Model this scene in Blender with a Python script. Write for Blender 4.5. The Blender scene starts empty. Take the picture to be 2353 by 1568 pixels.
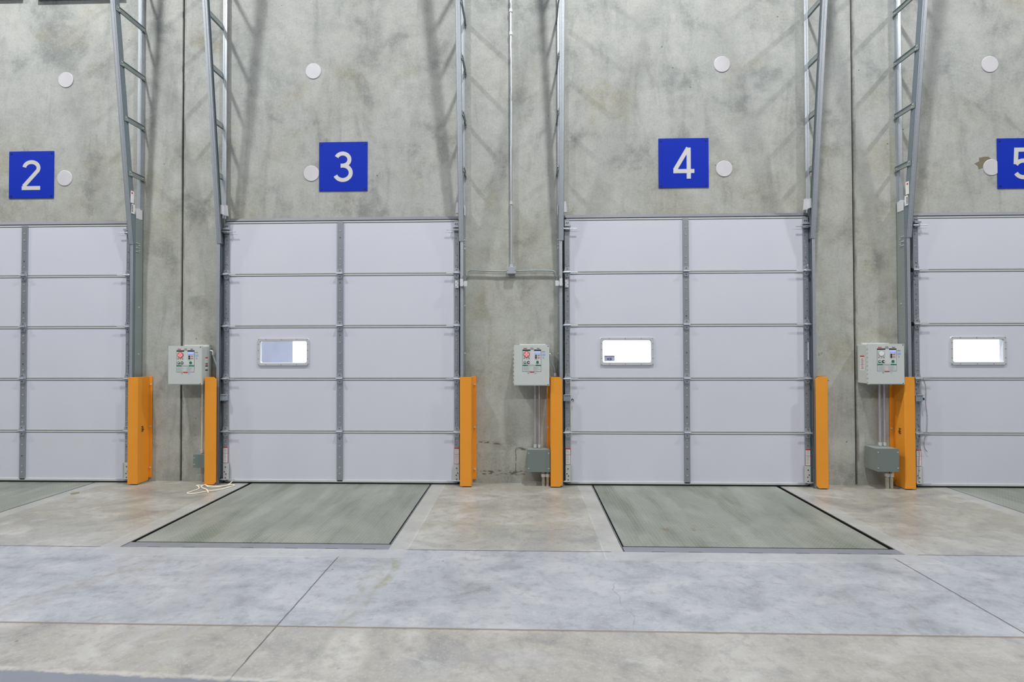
import bpy, bmesh, math, random
from mathutils import Vector, Matrix
random.seed(7)
C = bpy.context.scene.collection
PI = math.pi

# ------------------------------------------------------------------ camera
cam_d = bpy.data.cameras.new('camera')
cam_d.sensor_width = 36.0
cam_d.lens = 1046.0 / 2353.0 * 36.0
cam_d.clip_start = 0.05
cam_d.clip_end = 200
cam = bpy.data.objects.new('camera', cam_d)
C.objects.link(cam)
yaw, pit, rol = -0.02774, 0.0127, -0.00224
F = Vector((math.sin(yaw) * math.cos(pit), math.cos(yaw) * math.cos(pit), math.sin(pit)))
Rv = Vector((math.cos(yaw), -math.sin(yaw), 0))
Uv = Rv.cross(F)
R2 = math.cos(rol) * Rv + math.sin(rol) * Uv
U2 = -math.sin(rol) * Rv + math.cos(rol) * Uv
M = Matrix.Identity(4)
for i in range(3):
    M[i][0], M[i][1], M[i][2] = R2[i], U2[i], -F[i]
M[0][3], M[1][3], M[2][3] = 0.0, -5.28342, 1.57632
cam.matrix_world = M
bpy.context.scene.camera = cam

# ------------------------------------------------------------------ world and lights
vs = bpy.context.scene.view_settings
vs.view_transform = 'Standard'
vs.look = 'None'
vs.gamma = 1.0
vs.use_curve_mapping = False
vs.exposure = -0.27
world = bpy.data.worlds.new('world')
bpy.context.scene.world = world
world.use_nodes = True
wn = world.node_tree
wn.nodes.clear()
wo = wn.nodes.new('ShaderNodeOutputWorld')
wb = wn.nodes.new('ShaderNodeBackground')
wt = wn.nodes.new('ShaderNodeTexCoord')
wsx = wn.nodes.new('ShaderNodeSeparateXYZ')
wr = wn.nodes.new('ShaderNodeMapRange')
wr.inputs['From Min'].default_value = 0.55
wr.inputs['From Max'].default_value = 0.85
wr.inputs['To Min'].default_value = 0.165     # light of the deep hall behind the camera
wr.inputs['To Max'].default_value = 7.0      # daylight outside the dock wall
wn.links.new(wt.outputs['Generated'], wsx.inputs[0])
wn.links.new(wsx.outputs['Y'], wr.inputs['Value'])
wn.links.new(wr.outputs[0], wb.inputs['Strength'])
wb.inputs['Color'].default_value = (0.955, 0.985, 1.05, 1)
wn.links.new(wb.outputs[0], wo.inputs[0])


def bay_lamp(x, y, power):
    ld = bpy.data.lights.new('high_bay_lamp', 'AREA')
    ld.shape = 'RECTANGLE'
    ld.size, ld.size_y = 0.42, 0.36
    ld.energy = power
    ld.color = (1.0, 0.985, 0.95)
    o = bpy.data.objects.new('high_bay_lamp', ld)
    o.location = (x, y, 10.0)
    C.objects.link(o)


for lx in (-12.9, -5.7, 1.55, 8.8):
    bay_lamp(lx, -2.9, 630)
for lx in (-9.5, -5.8, -2.1, 1.6, 5.3, 9.0):
    bay_lamp(lx, -10.2, 205)


# ------------------------------------------------------------------ helpers
def lin(c):
    r = []
    for v in c[:3]:
        v = v / 255.0
        r.append(v / 12.92 if v <= 0.04045 else ((v + 0.055) / 1.055) ** 2.4)
    return tuple(r) + (1.0,)


class MB:
    """collects faces of one mesh; m = material slot"""

    def __init__(s):
        s.v, s.f, s.m = [], [], []

    def add(s, vs_, fs, m=0):
        b = len(s.v)
        s.v += [tuple(v) for v in vs_]
        for f in fs:
            s.f.append([b + i for i in f])
            s.m.append(m)

    def box(s, x0, x1, y0, y1, z0, z1, m=0):
        x0, x1 = min(x0, x1), max(x0, x1)
        y0, y1 = min(y0, y1), max(y0, y1)
        z0, z1 = min(z0, z1), max(z0, z1)
        s.add([(x0, y0, z0), (x1, y0, z0), (x1, y1, z0), (x0, y1, z0), (x0, y0, z1), (x1, y0, z1), (x1, y1, z1), (x0, y1, z1)],
              [(0, 3, 2, 1), (4, 5, 6, 7), (0, 1, 5, 4), (1, 2, 6, 5), (2, 3, 7, 6), (3, 0, 4, 7)], m)

    def prism(s, poly, a, b, m=0):
        """poly: list of 3D points (planar); extruded from offset a to offset b (vectors)"""
        n = len(poly)
        a, b = Vector(a), Vector(b)
        vs_ = [Vector(p) + a for p in poly] + [Vector(p) + b for p in poly]
        fs = [tuple(range(n)), tuple(range(2 * n - 1, n - 1, -1))]
        for i in range(n):
            j = (i + 1) % n
            fs.append((i, i + n, j + n, j))
        s.add(vs_, fs, m)

    def tube(s, pts, r, seg=8, m=0, cap=True):
        pts = [Vector(p) for p in pts]
        rings = []
        up = None
        for i, p in enumerate(pts):
            if i == 0:
                d = pts[1] - p
            elif i == len(pts) - 1:
                d = p - pts[i - 1]
            else:
                d = (pts[i + 1] - p).normalized() + (p - pts[i - 1]).normalized()
            d.normalize()
            if up is None:
                up = Vector((0, 0, 1)) if abs(d.z) < 0.9 else Vector((1, 0, 0))
            a = d.cross(up)
            if a.length < 1e-5:
                a = d.cross(Vector((0, 1, 0)))
            a.normalize()
            bb = d.cross(a)
            up = -bb if False else up
            rr = r[i] if isinstance(r, (list, tuple)) else r
            rings.append([p + a * math.cos(2 * PI * k / seg) * rr + bb * math.sin(2 * PI * k / seg) * rr for k in range(seg)])
        vs_ = [v for ring in rings for v in ring]
        fs = []
        for i in range(len(pts) - 1):
            for k in range(seg):
                k2 = (k + 1) % seg
                fs.append((i * seg + k, i * seg + k2, (i + 1) * seg + k2, (i + 1) * seg + k))
        if cap:
            fs.append(tuple(range(seg - 1, -1, -1)))
            o = (len(pts) - 1) * seg
            fs.append(tuple(range(o, o + seg)))
        s.add(vs_, fs, m)

    def disc(s, x, y, z, r, t, seg=16, m=0):
        """disc standing on a wall: axis along y, front face at y - t"""
        s.tube([(x, y, z), (x, y - t, z)], r, seg, m)

    def build(s, name, mats, parent=None, smooth=False, bevel=0):
        me = bpy.data.meshes.new(name)
        me.from_pydata(s.v, [], s.f)
        if not isinstance(mats, (list, tuple)):
            mats = [mats]
        for mm in mats:
            me.materials.append(mm)
        for i, p in enumerate(me.polygons):
            p.material_index = s.m[i]
        bm = bmesh.new()
        bm.from_mesh(me)
        bmesh.ops.recalc_face_normals(bm, faces=bm.faces)
        if smooth:
            for f in bm.faces:
                f.smooth = len(f.verts) <= 4
            for e in bm.edges:
                if len(e.link_faces) == 2 and e.calc_face_angle(0) > 0.7:
                    e.smooth = False
        bm.to_mesh(me)
        bm.free()
        o = bpy.data.objects.new(name, me)
        C.objects.link(o)
        if parent:
            o.parent = parent
            o.matrix_parent_inverse = parent.matrix_basis.inverted()
        if bevel:
            mo = o.modifiers.new('bevel', 'BEVEL')
            mo.width = bevel
            mo.segments = 2
            mo.limit_method = 'ANGLE'
        return o


def tag(o, label, cat, group=None, kind=None):
    o['label'] = label
    o['category'] = cat
    if group:
        o['group'] = group
    if kind:
        o['kind'] = kind
    return o


def thing(name, loc, label, cat, group=None, kind=None):
    o = bpy.data.objects.new(name, None)
    o.empty_display_size = 0.1
    o.location = loc
    C.objects.link(o)
    return tag(o, label, cat, group, kind)


# ---- node expression helper
class G:
    def __init__(s, name):
        s.mat = bpy.data.materials.new(name)
        s.mat.use_nodes = True
        s.t = s.mat.node_tree
        s.t.nodes.clear()
        s.out = s.t.nodes.new('ShaderNodeOutputMaterial')
        s.b = s.t.nodes.new('ShaderNodeBsdfPrincipled')
        s.t.links.new(s.b.outputs[0], s.out.inputs[0])
        g = s.t.nodes.new('ShaderNodeNewGeometry')
        s.pos = g.outputs['Position']
        sp = s.t.nodes.new('ShaderNodeSeparateXYZ')
        s.t.links.new(s.pos, sp.inputs[0])
        s.x, s.y, s.z = sp.outputs[0], sp.outputs[1], sp.outputs[2]

    def put(s, sock, val):
        if isinstance(val, bpy.types.NodeSocket):
            s.t.links.new(val, sock)
        elif val is not None:
            sock.default_value = val

    def m(s, op, a, b=None, c=None, clamp=False):
        n = s.t.nodes.new('ShaderNodeMath')
        n.operation = op
        n.use_clamp = clamp
        for i, v in enumerate((a, b, c)):
            s.put(n.inputs[i], v)
        return n.outputs[0]

    def rng(s, v, a, b, c=0.0, d=1.0, smooth=False):
        n = s.t.nodes.new('ShaderNodeMapRange')
        if smooth:
            n.interpolation_type = 'SMOOTHSTEP'
        s.put(n.inputs['Value'], v)
        for k, q in zip(('From Min', 'From Max', 'To Min', 'To Max'), (a, b, c, d)):
            s.put(n.inputs[k], q)
        return n.outputs[0]

    def noise(s, scale, detail=3, rough=0.5, vec=None, stretch=None, dist=0.0, off=None):
        v = vec or s.pos
        if stretch or off:
            mp = s.t.nodes.new('ShaderNodeMapping')
            s.t.links.new(v, mp.inputs[0])
            if stretch:
                mp.inputs['Scale'].default_value = stretch
            if off:
                mp.inputs['Location'].default_value = off
            v = mp.outputs[0]
        n = s.t.nodes.new('ShaderNodeTexNoise')
        s.t.links.new(v, n.inputs['Vector'])
        n.inputs['Scale'].default_value = scale
        n.inputs['Detail'].default_value = detail
        n.inputs['Roughness'].default_value = rough
        n.inputs['Distortion'].default_value = dist
        return n.outputs[0]

    def mix(s, f, a, b, mode='MIX'):
        n = s.t.nodes.new('ShaderNodeMix')
        n.data_type = 'RGBA'
        n.blend_type = mode
        n.clamp_factor = True
        s.put(n.inputs[0], f)
        s.put(n.inputs[6], a)
        s.put(n.inputs[7], b)
        return n.outputs[2]

    def line(s, v, at, w, soft=0.0):
        """1 where |v-at|<w"""
        d = s.m('ABSOLUTE', s.m('SUBTRACT', v, at))
        return s.rng(d, w, w + max(soft, 1e-4), 1.0, 0.0)

    def box(s, v, a, b, soft=0.02):
        return s.m('MULTIPLY', s.rng(v, a - soft, a + soft), s.rng(v, b - soft, b + soft, 1.0, 0.0))

    def mul(s, *a):
        r = a[0]
        for q in a[1:]:
            r = s.m('MULTIPLY', r, q)
        return r

    def bump(s, h, strength=0.3, dist=0.01):
        n = s.t.nodes.new('ShaderNodeBump')
        n.inputs['Strength'].default_value = strength
        n.inputs['Distance'].default_value = dist
        s.t.links.new(h, n.inputs['Height'])
        s.t.links.new(n.outputs[0], s.b.inputs['Normal'])

    def set(s, **k):
        names = dict(col='Base Color', rough='Roughness', metal='Metallic', spec='Specular IOR Level', emi='Emission Color', es='Emission Strength', alpha='Alpha', trans='Transmission Weight', ior='IOR')
        for q, v in k.items():
            s.put(s.b.inputs[names[q]], v)
        return s


def plain(name, rgb, rough=0.5, metal=0.0, var=0.06, scale=12.0, emi=None, es=0.0):
    g = G(name)
    n = g.noise(scale, 3)
    c = lin(rgb)
    hi = tuple(min(1, v * (1 + var)) for v in c[:3]) + (1,)
    lo = tuple(v * (1 - var) for v in c[:3]) + (1,)
    g.set(col=g.mix(n, lo, hi), rough=rough, metal=metal)
    if emi:
        g.set(emi=lin(emi), es=es)
    return g.mat


MT = {}


def concrete_wall():
    g = G('wall_concrete')
    n1 = g.noise(0.55, 5, 0.55, dist=0.6)
    n2 = g.noise(2.1, 6, 0.6, dist=0.4, off=(3, 1, 7))
    n3 = g.noise(9.0, 4, 0.65)
    n4 = g.noise(45.0, 4, 0.7)
    base = g.mix(g.rng(n1, 0.42, 0.58), lin((160, 160, 149)), lin((170, 172, 166)))
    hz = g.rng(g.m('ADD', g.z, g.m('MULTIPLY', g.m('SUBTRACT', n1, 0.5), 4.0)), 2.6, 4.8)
    base = g.mix(g.m('MULTIPLY', hz, 0.6), base, lin((156, 162, 165)))  # upper wall darker in the colour to even out the lamp falloff
    blot = g.rng(n2, 0.36, 0.64)
    base = g.mix(g.m('MULTIPLY', blot, 0.65), base, lin((186, 189, 186)))
    dk = g.rng(n2, 0.30, 0.44, 1.0, 0.0)
    base = g.mix(g.m('MULTIPLY', dk, 0.65), base, lin((122, 127, 127)))
    yel = g.rng(g.noise(1.3, 4, 0.6, off=(11, 3, 5)), 0.58, 0.72)
    base = g.mix(g.m('MULTIPLY', yel, 0.5), base, lin((156, 149, 122)))
    # vertical weeping streaks and swirls
    st = g.rng(g.noise(2.6, 4, 0.6, stretch=(1.6, 1.0, 0.35), dist=1.2, off=(2, 9, 4)), 0.52, 0.70)
    base = g.mix(g.m('MULTIPLY', st, 0.42), base, lin((128, 132, 130)))
    base = g.mix(g.m('MULTIPLY', g.m('SUBTRACT', n3, 0.5), 0.9, clamp=True), base, lin((120, 122, 118)))
    base = g.mix(g.m('MULTIPLY', g.rng(n3, 0.5, 0.3), 0.4), base, lin((186, 188, 184)))
    base = g.mix(g.m('MULTIPLY', g.rng(n4, 0.52, 0.72), 0.35), base, lin((118, 122, 122)))
    base = g.mix(g.m('MULTIPLY', g.rng(n4, 0.48, 0.28), 0.35), base, lin((196, 198, 194)))
    # bug holes
    vo = g.t.nodes.new('ShaderNodeTexVoronoi')
    g.t.links.new(g.pos, vo.inputs['Vector'])
    vo.inputs['Scale'].default_value = 5.5
    sel = g.rng(g.noise(2.7, 1, off=(5, 5, 5)), 0.50, 0.56)
    hole = g.mul(g.rng(vo.outputs['Distance'], 0.035, 0.055, 1.0, 0.0), sel)
    base = g.mix(g.m('MULTIPLY', hole, 0.75), base, lin((78, 76, 70)))
    # grime and formwork marks low between doors 3 and 4
    n5 = g.noise(22, 3, 0.7, stretch=(0.5, 1, 1.6))
    low = g.mul(g.rng(g.z, 0.0, 0.42, 1.0, 0.0), g.rng(n2, 0.35, 0.6))
    base = g.mix(g.m('MULTIPLY', low, 0.45), base, lin((116, 108, 94)))
    b1 = g.mul(g.box(g.x, -0.55, 0.0, 0.03), g.line(g.z, 0.118, 0.020, 0.015), g.rng(n5, 0.50, 0.58))
    b2 = g.mul(g.box(g.x, -0.53, -0.28, 0.03), g.line(g.m('ADD', g.z, g.m('MULTIPLY', g.x, 0.10)), 0.425, 0.008, 0.01), g.rng(n5, 0.44, 0.55))
    b3 = g.mul(g.box(g.x, -0.10, 0.01, 0.01), g.line(g.z, 0.395, 0.010, 0.012), g.rng(n5, 0.44, 0.55))
    b4 = g.mul(g.line(g.m('ADD', g.x, g.m('MULTIPLY', g.m('SUBTRACT', n3, 0.5), 0.04)), -0.105, 0.003, 0.004), g.box(g.z, 0.10, 0.40, 0.01), g.rng(n5, 0.40, 0.5))
    marks = g.m('MAXIMUM', g.m('MAXIMUM', b1, b2), g.m('MAXIMUM', b3, b4))
    base = g.mix(g.m('MULTIPLY', marks, 0.75), base, lin((70, 56, 40)))
    # rough chipped edge along the panel joints
    for jx in (-4.065, 3.757):
        e = g.mul(g.line(g.m('ADD', g.x, g.m('MULTIPLY', g.m('SUBTRACT', n3, 0.5), 0.03)), jx + 0.02, 0.006, 0.012), g.rng(n2, 0.45, 0.6))
        base = g.mix(g.m('MULTIPLY', e, 0.5), base, lin((92, 84, 76)))
    g.set(col=base, rough=0.86, spec=0.25)
    g.bump(g.m('ADD', g.m('MULTIPLY', n3, 0.5), g.m('MULTIPLY', n4, 0.25)), 0.12, 0.01)
    return g.mat


def seg_mask(g, x0, y0, x1, y1, w, soft, wob=None):
    """soft band along a segment on the floor"""
    dx, dy = x1 - x0, y1 - y0
    L = math.hypot(dx, dy)
    ux, uy = dx / L, dy / L
    a = g.m('ADD', g.m('MULTIPLY', g.x, ux), g.m('MULTIPLY', g.y, uy))
    a = g.m('SUBTRACT', a, x0 * ux + y0 * uy)
    c = g.m('ADD', g.m('MULTIPLY', g.x, -uy), g.m('MULTIPLY', g.y, ux))
    c = g.m('SUBTRACT', c, -x0 * uy + y0 * ux)
    if wob is not None:
        c = g.m('ADD', c, wob)
    return g.m('MULTIPLY', g.box(a, 0, L, 0.06), g.line(c, 0.0, w, soft))


def concrete_floor():
    g = G('floor_concrete')
    n1 = g.noise(0.9, 5, 0.6, dist=0.5)
    n2 = g.noise(2.4, 6, 0.62, stretch=(0.75, 1.3, 1), dist=0.8, off=(4, 2, 0))
    n3 = g.noise(14, 5, 0.65)
    n4 = g.noise(70, 3, 0.6)
    wob = g.m('MULTIPLY', g.m('SUBTRACT', n3, 0.5), 0.012)
    yy = g.m('ADD', g.y, wob)
    xx = g.m('ADD', g.x, wob)
    warm = g.mix(n1, lin((130, 129, 119)), lin((150, 148, 140)))
    cool = g.mix(n1, lin((139, 144, 152)), lin((155, 160, 169)))
    front = g.mix(n1, lin((141, 139, 134)), lin((154, 153, 151)))
    near = g.rng(g.m('ADD', g.y, g.m('MULTIPLY', g.m('SUBTRACT', n2, 0.5), 0.9)), -1.75, -1.15)
    mid = g.rng(yy, -1.751, -1.749)
    base = g.mix(mid, cool, g.mix(near, g.mix(0.45, warm, cool), warm))
    fr = g.rng(yy, -2.731, -2.729, 1.0, 0.0)
    patch = g.rng(g.noise(1.1, 4, 0.6, off=(7, 7, 0)), 0.56, 0.70)
    base = g.mix(fr, base, g.mix(g.m('MULTIPLY', patch, 0.7), front, cool))
    base = g.mix(g.m('MULTIPLY', g.rng(n2, 0.50, 0.72), 0.5), base, lin((180, 182, 185)))
    base = g.mix(g.m('MULTIPLY', g.rng(n2, 0.47, 0.30), 0.6), base, lin((108, 111, 116)))
    base = g.mix(g.m('MULTIPLY', g.rng(n3, 0.50, 0.70), 0.42), base, lin((106, 105, 103)))
    base = g.mix(g.m('MULTIPLY', g.rng(n4, 0.55, 0.72), 0.35), base, lin((186, 186, 186)))
    n6 = g.noise(5.0, 7, 0.72, stretch=(0.8, 1.3, 1), dist=0.5, off=(8, 3, 1))
    base = g.mix(g.m('MULTIPLY', g.rng(n6, 0.54, 0.70), 0.42), base, lin((110, 115, 124)))
    base = g.mix(g.m('MULTIPLY', g.rng(n6, 0.46, 0.34), 0.30), base, lin((178, 180, 182)))
    # rework strips of fresh concrete around the levelers
    for (a, b) in ((-3.206, -1.065), (0.752, 2.867), (-7.0, -5.02), (4.68, 6.8)):
        w = 0.15
        ring = g.mul(g.box(xx, a - w, b + w, 0.008), g.box(yy, -1.885, 0.3, 0.006))
        base = g.mix(g.m('MULTIPLY', ring, 0.4), base, lin((160, 163, 166)))
        edge = g.m('MULTIPLY', g.m('MAXIMUM', g.line(xx, a - w, 0.003, 0.004), g.line(xx, b + w, 0.003, 0.004)), g.box(yy, -1.88, 0.0, 0.01))
        edge = g.m('MAXIMUM', edge, g.m('MULTIPLY', g.line(yy, -1.885, 0.003, 0.004), g.box(xx, a - w, b + w, 0.01)))
        base = g.mix(g.mul(edge, g.rng(n2, 0.4, 0.6), 0.35), base, lin((190, 190, 188)))
    # sealed blue-grey aisle coat starting at a ragged edge
    yc = g.m('ADD', g.m('ADD', g.y, g.m('MULTIPLY', g.x, 0.035)), g.m('MULTIPLY', g.m('SUBTRACT', n3, 0.5), 0.06))
    coat = g.rng(yc, -3.205, -3.190, 1.0, 0.0)
    base = g.mix(g.m('MULTIPLY', coat, 0.85), base, lin((106, 112, 128)))
    lip = g.mul(g.line(yc, -3.182, 0.004, 0.016), g.rng(n6, 0.45, 0.52))
    base = g.mix(g.m('MULTIPLY', lip, 0.35), base, lin((190, 188, 184)))
    # tyre marks and scuffs
    wb_ = g.m('MULTIPLY', g.m('SUBTRACT', n1, 0.5), 0.25)
    rb = g.rng(n3, 0.35, 0.6)
    for (x0, y0, x1, y1, w, s, col, k) in (
            (-2.70, -1.95, -3.35, -3.05, 0.05, 0.05, (138, 136, 134), 0.5),
            (-2.95, -1.9, -3.10, -2.7, 0.008, 0.01, (140, 140, 140), 0.6),
            (-2.25, -1.95, -2.10, -2.9, 0.05, 0.04, (150, 152, 158), 0.5),
            (-1.06, -1.92, -1.00, -2.95, 0.035, 0.03, (138, 138, 128), 0.45),
            (-0.97, -2.75, -0.90, -3.1, 0.06, 0.05, (196, 196, 194), 0.4),
            (-1.95, -2.30, -1.85, -3.1, 0.03, 0.03, (150, 152, 156), 0.5),
            (-0.30, -2.95, 0.15, -2.98, 0.03, 0.05, (138, 140, 148), 0.6),
            (-2.45, -2.45, -2.25, -2.75, 0.04, 0.06, (130, 134, 142), 0.5)):
        mk = seg_mask(g, x0, y0, x1, y1, w, s, wb_ if w > 0.02 else None)
        base = g.mix(g.mul(mk, rb, k), base, lin(col))
    # curved olive tyre arc near the right front corner of dock 3
    d = g.m('SQRT', g.m('ADD', g.m('POWER', g.m('SUBTRACT', g.x, -1.42), 2.0), g.m('POWER', g.m('SUBTRACT', g.y, -2.10), 2.0)))
    arc = g.mul(g.line(d, 0.50, 0.022, 0.015), g.rng(g.x, -1.1, -1.0), g.box(g.y, -2.32, -1.93, 0.02))
    base = g.mix(g.mul(arc, rb, 0.8), base, lin((132, 134, 116)))
    # hairline crack
    cr = g.mul(g.line(g.m('ADD', g.x, g.m('MULTIPLY', g.m('SUBTRACT', g.noise(3, 3), 0.5), 0.35)), 0.60, 0.0015, 0.003), g.box(g.y, -2.72, -2.2, 0.05))
    base = g.mix(g.m('MULTIPLY', cr, 0.5), base, lin((110, 110, 112)))
    # sawn joints
    out3 = g.m('SUBTRACT', 1.0, g.m('MAXIMUM', g.box(g.x, -3.36, -0.92, 0.01), g.box(g.x, 0.66, 2.96, 0.01)))
    j = g.m('MULTIPLY', g.line(yy, -1.75, 0.0035, 0.003), out3)
    j = g.m('MAXIMUM', j, g.mul(g.line(xx, -1.405, 0.003, 0.003), g.rng(g.y, -1.86, -1.90), g.rng(g.y, -3.2, -3.0)))
    j = g.m('MAXIMUM', j, g.mul(g.line(xx, 2.735, 0.004, 0.003), g.rng(g.y, -1.80, -1.84)))
    base = g.mix(g.m('MULTIPLY', j, 0.78), base, lin((58, 54, 50)))
    j2 = g.line(yy, -2.73, 0.0055, 0.004)
    base = g.mix(g.m('MULTIPLY', j2, 0.7), base, lin((108, 96, 80)))
    # pebbles of dirt
    vo = g.t.nodes.new('ShaderNodeTexVoronoi')
    g.t.links.new(g.pos, vo.inputs['Vector'])
    vo.inputs['Scale'].default_value = 3.4
    hole = g.rng(vo.outputs['Distance'], 0.022, 0.034, 1.0, 0.0)
    hole = g.m('MULTIPLY', hole, g.rng(g.noise(3.7, 1, off=(1, 4, 2)), 0.50, 0.54))
    base = g.mix(g.m('MULTIPLY', hole, 0.6), base, lin((84, 78, 70)))
    g.set(col=base, rough=g.rng(n2, 0.3, 0.7, 0.26, 0.46), spec=0.45)
    h = g.m('ADD', g.m('MULTIPLY', n4, 0.3), g.m('MULTIPLY', n3, 0.6))
    h = g.m('SUBTRACT', h, g.m('MULTIPLY', g.m('MAXIMUM', j, j2), 1.2))
    g.bump(h, 0.10, 0.006)
    return g.mat


def diamond_plate():
    g = G('diamond_plate')
    n1 = g.noise(1.4, 5, 0.6, dist=0.4)
    n2 = g.noise(1.9, 4, 0.6, stretch=(2.0, 0.40, 1), off=(1, 3, 0))
    n3 = g.noise(30, 3, 0.6)
    p = 0.030
    u = g.m('DIVIDE', g.x, p)
    v = g.m('DIVIDE', g.y, p)
    fu = g.m('SUBTRACT', g.m('FRACT', u), 0.5)
    fv = g.m('SUBTRACT', g.m('FRACT', v), 0.5)
    par = g.m('FLOORED_MODULO', g.m('ADD', g.m('FLOOR', u), g.m('FLOOR', v)), 2.0)
    sg = g.m('SUBTRACT', g.m('MULTIPLY', par, 2.0), 1.0)
    a = g.m('ADD', fu, g.m('MULTIPLY', fv, sg))
    b = g.m('SUBTRACT', fu, g.m('MULTIPLY', fv, sg))
    e = g.m('ADD', g.m('POWER', g.m('MULTIPLY', a, 1.25), 2.0), g.m('POWER', g.m('MULTIPLY', b, 3.6), 2.0))
    lug = g.rng(e, 0.22, 0.45, 1.0, 0.0, smooth=True)
    base = g.mix(g.rng(n1, 0.35, 0.65), lin((120, 126, 120)), lin((138, 142, 136)))
    base = g.mix(g.m('MULTIPLY', g.rng(n2, 0.52, 0.66), 0.7), base, lin((98, 108, 96)))
    base = g.mix(g.m('MULTIPLY', g.rng(n2, 0.46, 0.34), 0.50), base, lin((150, 156, 151)))
    base = g.mix(g.mul(lug, g.rng(n1, 0.3, 0.7, 0.3, 0.6)), base, lin((172, 176, 170)))
    # rust blooms on plate of door 4
    rst = g.mul(g.box(g.x, 0.85, 1.75, 0.25), g.box(g.y, -1.5, -1.2, 0.15), g.rng(g.noise(6, 4, 0.7, off=(2, 2, 2)), 0.56, 0.66))
    base = g.mix(g.m('MULTIPLY', rst, 0.6), base, lin((112, 88, 62)))
    dirt = g.rng(g.noise(3.2, 4, 0.7, off=(9, 1, 2)), 0.60, 0.72)
    base = g.mix(g.m('MULTIPLY', dirt, 0.35), base, lin((120, 116, 98)))
    g.set(col=base, rough=g.rng(n1, 0.3, 0.7, 0.42, 0.60), metal=0.25, spec=0.4)
    g.bump(lug, 0.9, 0.003)
    return g.mat


def galvanized(name, rgb, rough=0.42, metal=0.75):
    g = G(name)
    vo = g.t.nodes.new('ShaderNodeTexVoronoi')
    g.t.links.new(g.pos, vo.inputs['Vector'])
    vo.inputs['Scale'].default_value = 60
    n = g.noise(4, 3)
    c = lin(rgb)
    lo = tuple(v * 0.86 for v in c[:3]) + (1,)
    hi = tuple(min(1, v * 1.12) for v in c[:3]) + (1,)
    base = g.mix(g.m('ADD', g.m('MULTIPLY', vo.outputs['Distance'], 0.5), g.m('MULTIPLY', n, 0.5)), lo, hi)
    g.set(col=base, rough=rough, metal=metal)
    return g.mat


def door_skin():
    g = G('door_skin')
    n = g.noise(1.2, 3)
    n2 = g.noise(150, 2)
    base = g.mix(n, lin((203, 205, 219)), lin((210, 213, 224)))
    scuff = g.mul(g.rng(g.noise(20, 4, 0.7, off=(3, 3, 3)), 0.68, 0.75), g.rng(g.z, 0.5, 0.1))
    base = g.mix(g.m('MULTIPLY', scuff, 0.35), base, lin((150, 145, 140)))
    g.set(col=base, rough=0.5, spec=0.35)
    g.bump(n2, 0.05, 0.002)
    return g.mat


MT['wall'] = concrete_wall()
MT['floor'] = concrete_floor()
MT['deck'] = diamond_plate()
MT['galv'] = galvanized('galvanized_steel', (188, 194, 202), 0.48)
MT['galv_dark'] = galvanized('galvanized_bracket_steel', (150, 160, 160), 0.55, 0.45)
MT['stile'] = galvanized('galvanized_stile', (160, 166, 174), 0.45, 0.6)
MT['skin'] = door_skin()
MT['rail'] = plain('painted_section_rail', (192, 198, 199), 0.45)
MT['gap'] = plain('dark_gap', (40, 42, 45), 0.8)
MT['black'] = plain('black_void', (2, 2, 2), 0.9)
MT['sealant'] = plain('joint_sealant', (12, 8, 8), 0.8)
MT['orange'] = plain('safety_orange_paint', (232, 152, 44), 0.5, var=0.05, scale=5)
MT['white'] = plain('white_plastic', (200, 200, 206), 0.45)
MT['lgrey'] = plain('light_grey_paint', (196, 202, 201), 0.45, var=0.03)
MT['mgrey'] = plain('mid_grey_paint', (124, 133, 132), 0.5, var=0.05)
MT['blue'] = plain('blue_sign_plastic', (10, 46, 176), 0.6, var=0.05, scale=3)
MT['blue'].node_tree.nodes['Principled BSDF'].inputs['Specular IOR Level'].default_value = 0.15
MT['numeral'] = plain('numeral_silver', (204, 204, 206), 0.45)
MT['screw'] = plain('screw_head', (220, 224, 226), 0.35, 0.5)
MT['dscrew'] = plain('dark_screw', (20, 22, 60), 0.5)
MT['hole'] = plain('hole_dark', (52, 50, 54), 0.8)
MT['red'] = plain('red_print', (196, 38, 42), 0.5)
MT['black_print'] = plain('black_print', (28, 30, 32), 0.5)
MT['green'] = plain('green_print', (22, 112, 84), 0.5)
MT['yellow'] = plain('yellow_print', (190, 170, 30), 0.5)
MT['label'] = plain('white_label', (228, 228, 230), 0.5)
MT['panel_grey'] = plain('panel_grey_white', (206, 209, 211), 0.5, var=.02)
MT['text'] = plain('grey_print', (150, 152, 158), 0.6)
MT['bluelab'] = plain('pale_blue_label', (150, 176, 232), 0.5)
MT['ledred'] = plain('lit_red_led', (230, 70, 80), 0.4, emi=(255, 70, 80), es=0.55)
MT['lcd'] = plain('lit_display', (160, 175, 240), 0.3, emi=(150, 165, 255), es=0.5)
MT['rope'] = plain('rope_fibre', (214, 210, 196), 0.9, scale=60, var=0.15)
MT['cord'] = plain('cord_fibre', (160, 160, 160), 0.9, scale=60, var=0.12)
MT['rustpipe'] = plain('weathered_pipe', (176, 170, 156), 0.6, 0.2, var=0.3, scale=30)
MT['flash'] = galvanized('header_flashing', (112, 114, 124), 0.6, 0.1)
MT['frame_steel'] = plain('pit_frame_steel', (120, 123, 133), 0.5, 0.15, var=0.16, scale=9)
MT['outwall'] = plain('outside_metal', (122, 134, 162), 0.5, var=0.35, scale=1.6)
MT['sticker'] = plain('blue_grey_sticker', (120, 122, 170), 0.5)
gl = G('window_glass')
tr = gl.t.nodes.new('ShaderNodeBsdfTransparent')
gs = gl.t.nodes.new('ShaderNodeBsdfGlossy')
gs.inputs['Roughness'].default_value = 0.05
mx = gl.t.nodes.new('ShaderNodeMixShader')
mx.inputs[0].default_value = 0.06
gl.t.links.new(tr.outputs[0], mx.inputs[1])
gl.t.links.new(gs.outputs[0], mx.inputs[2])
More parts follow.
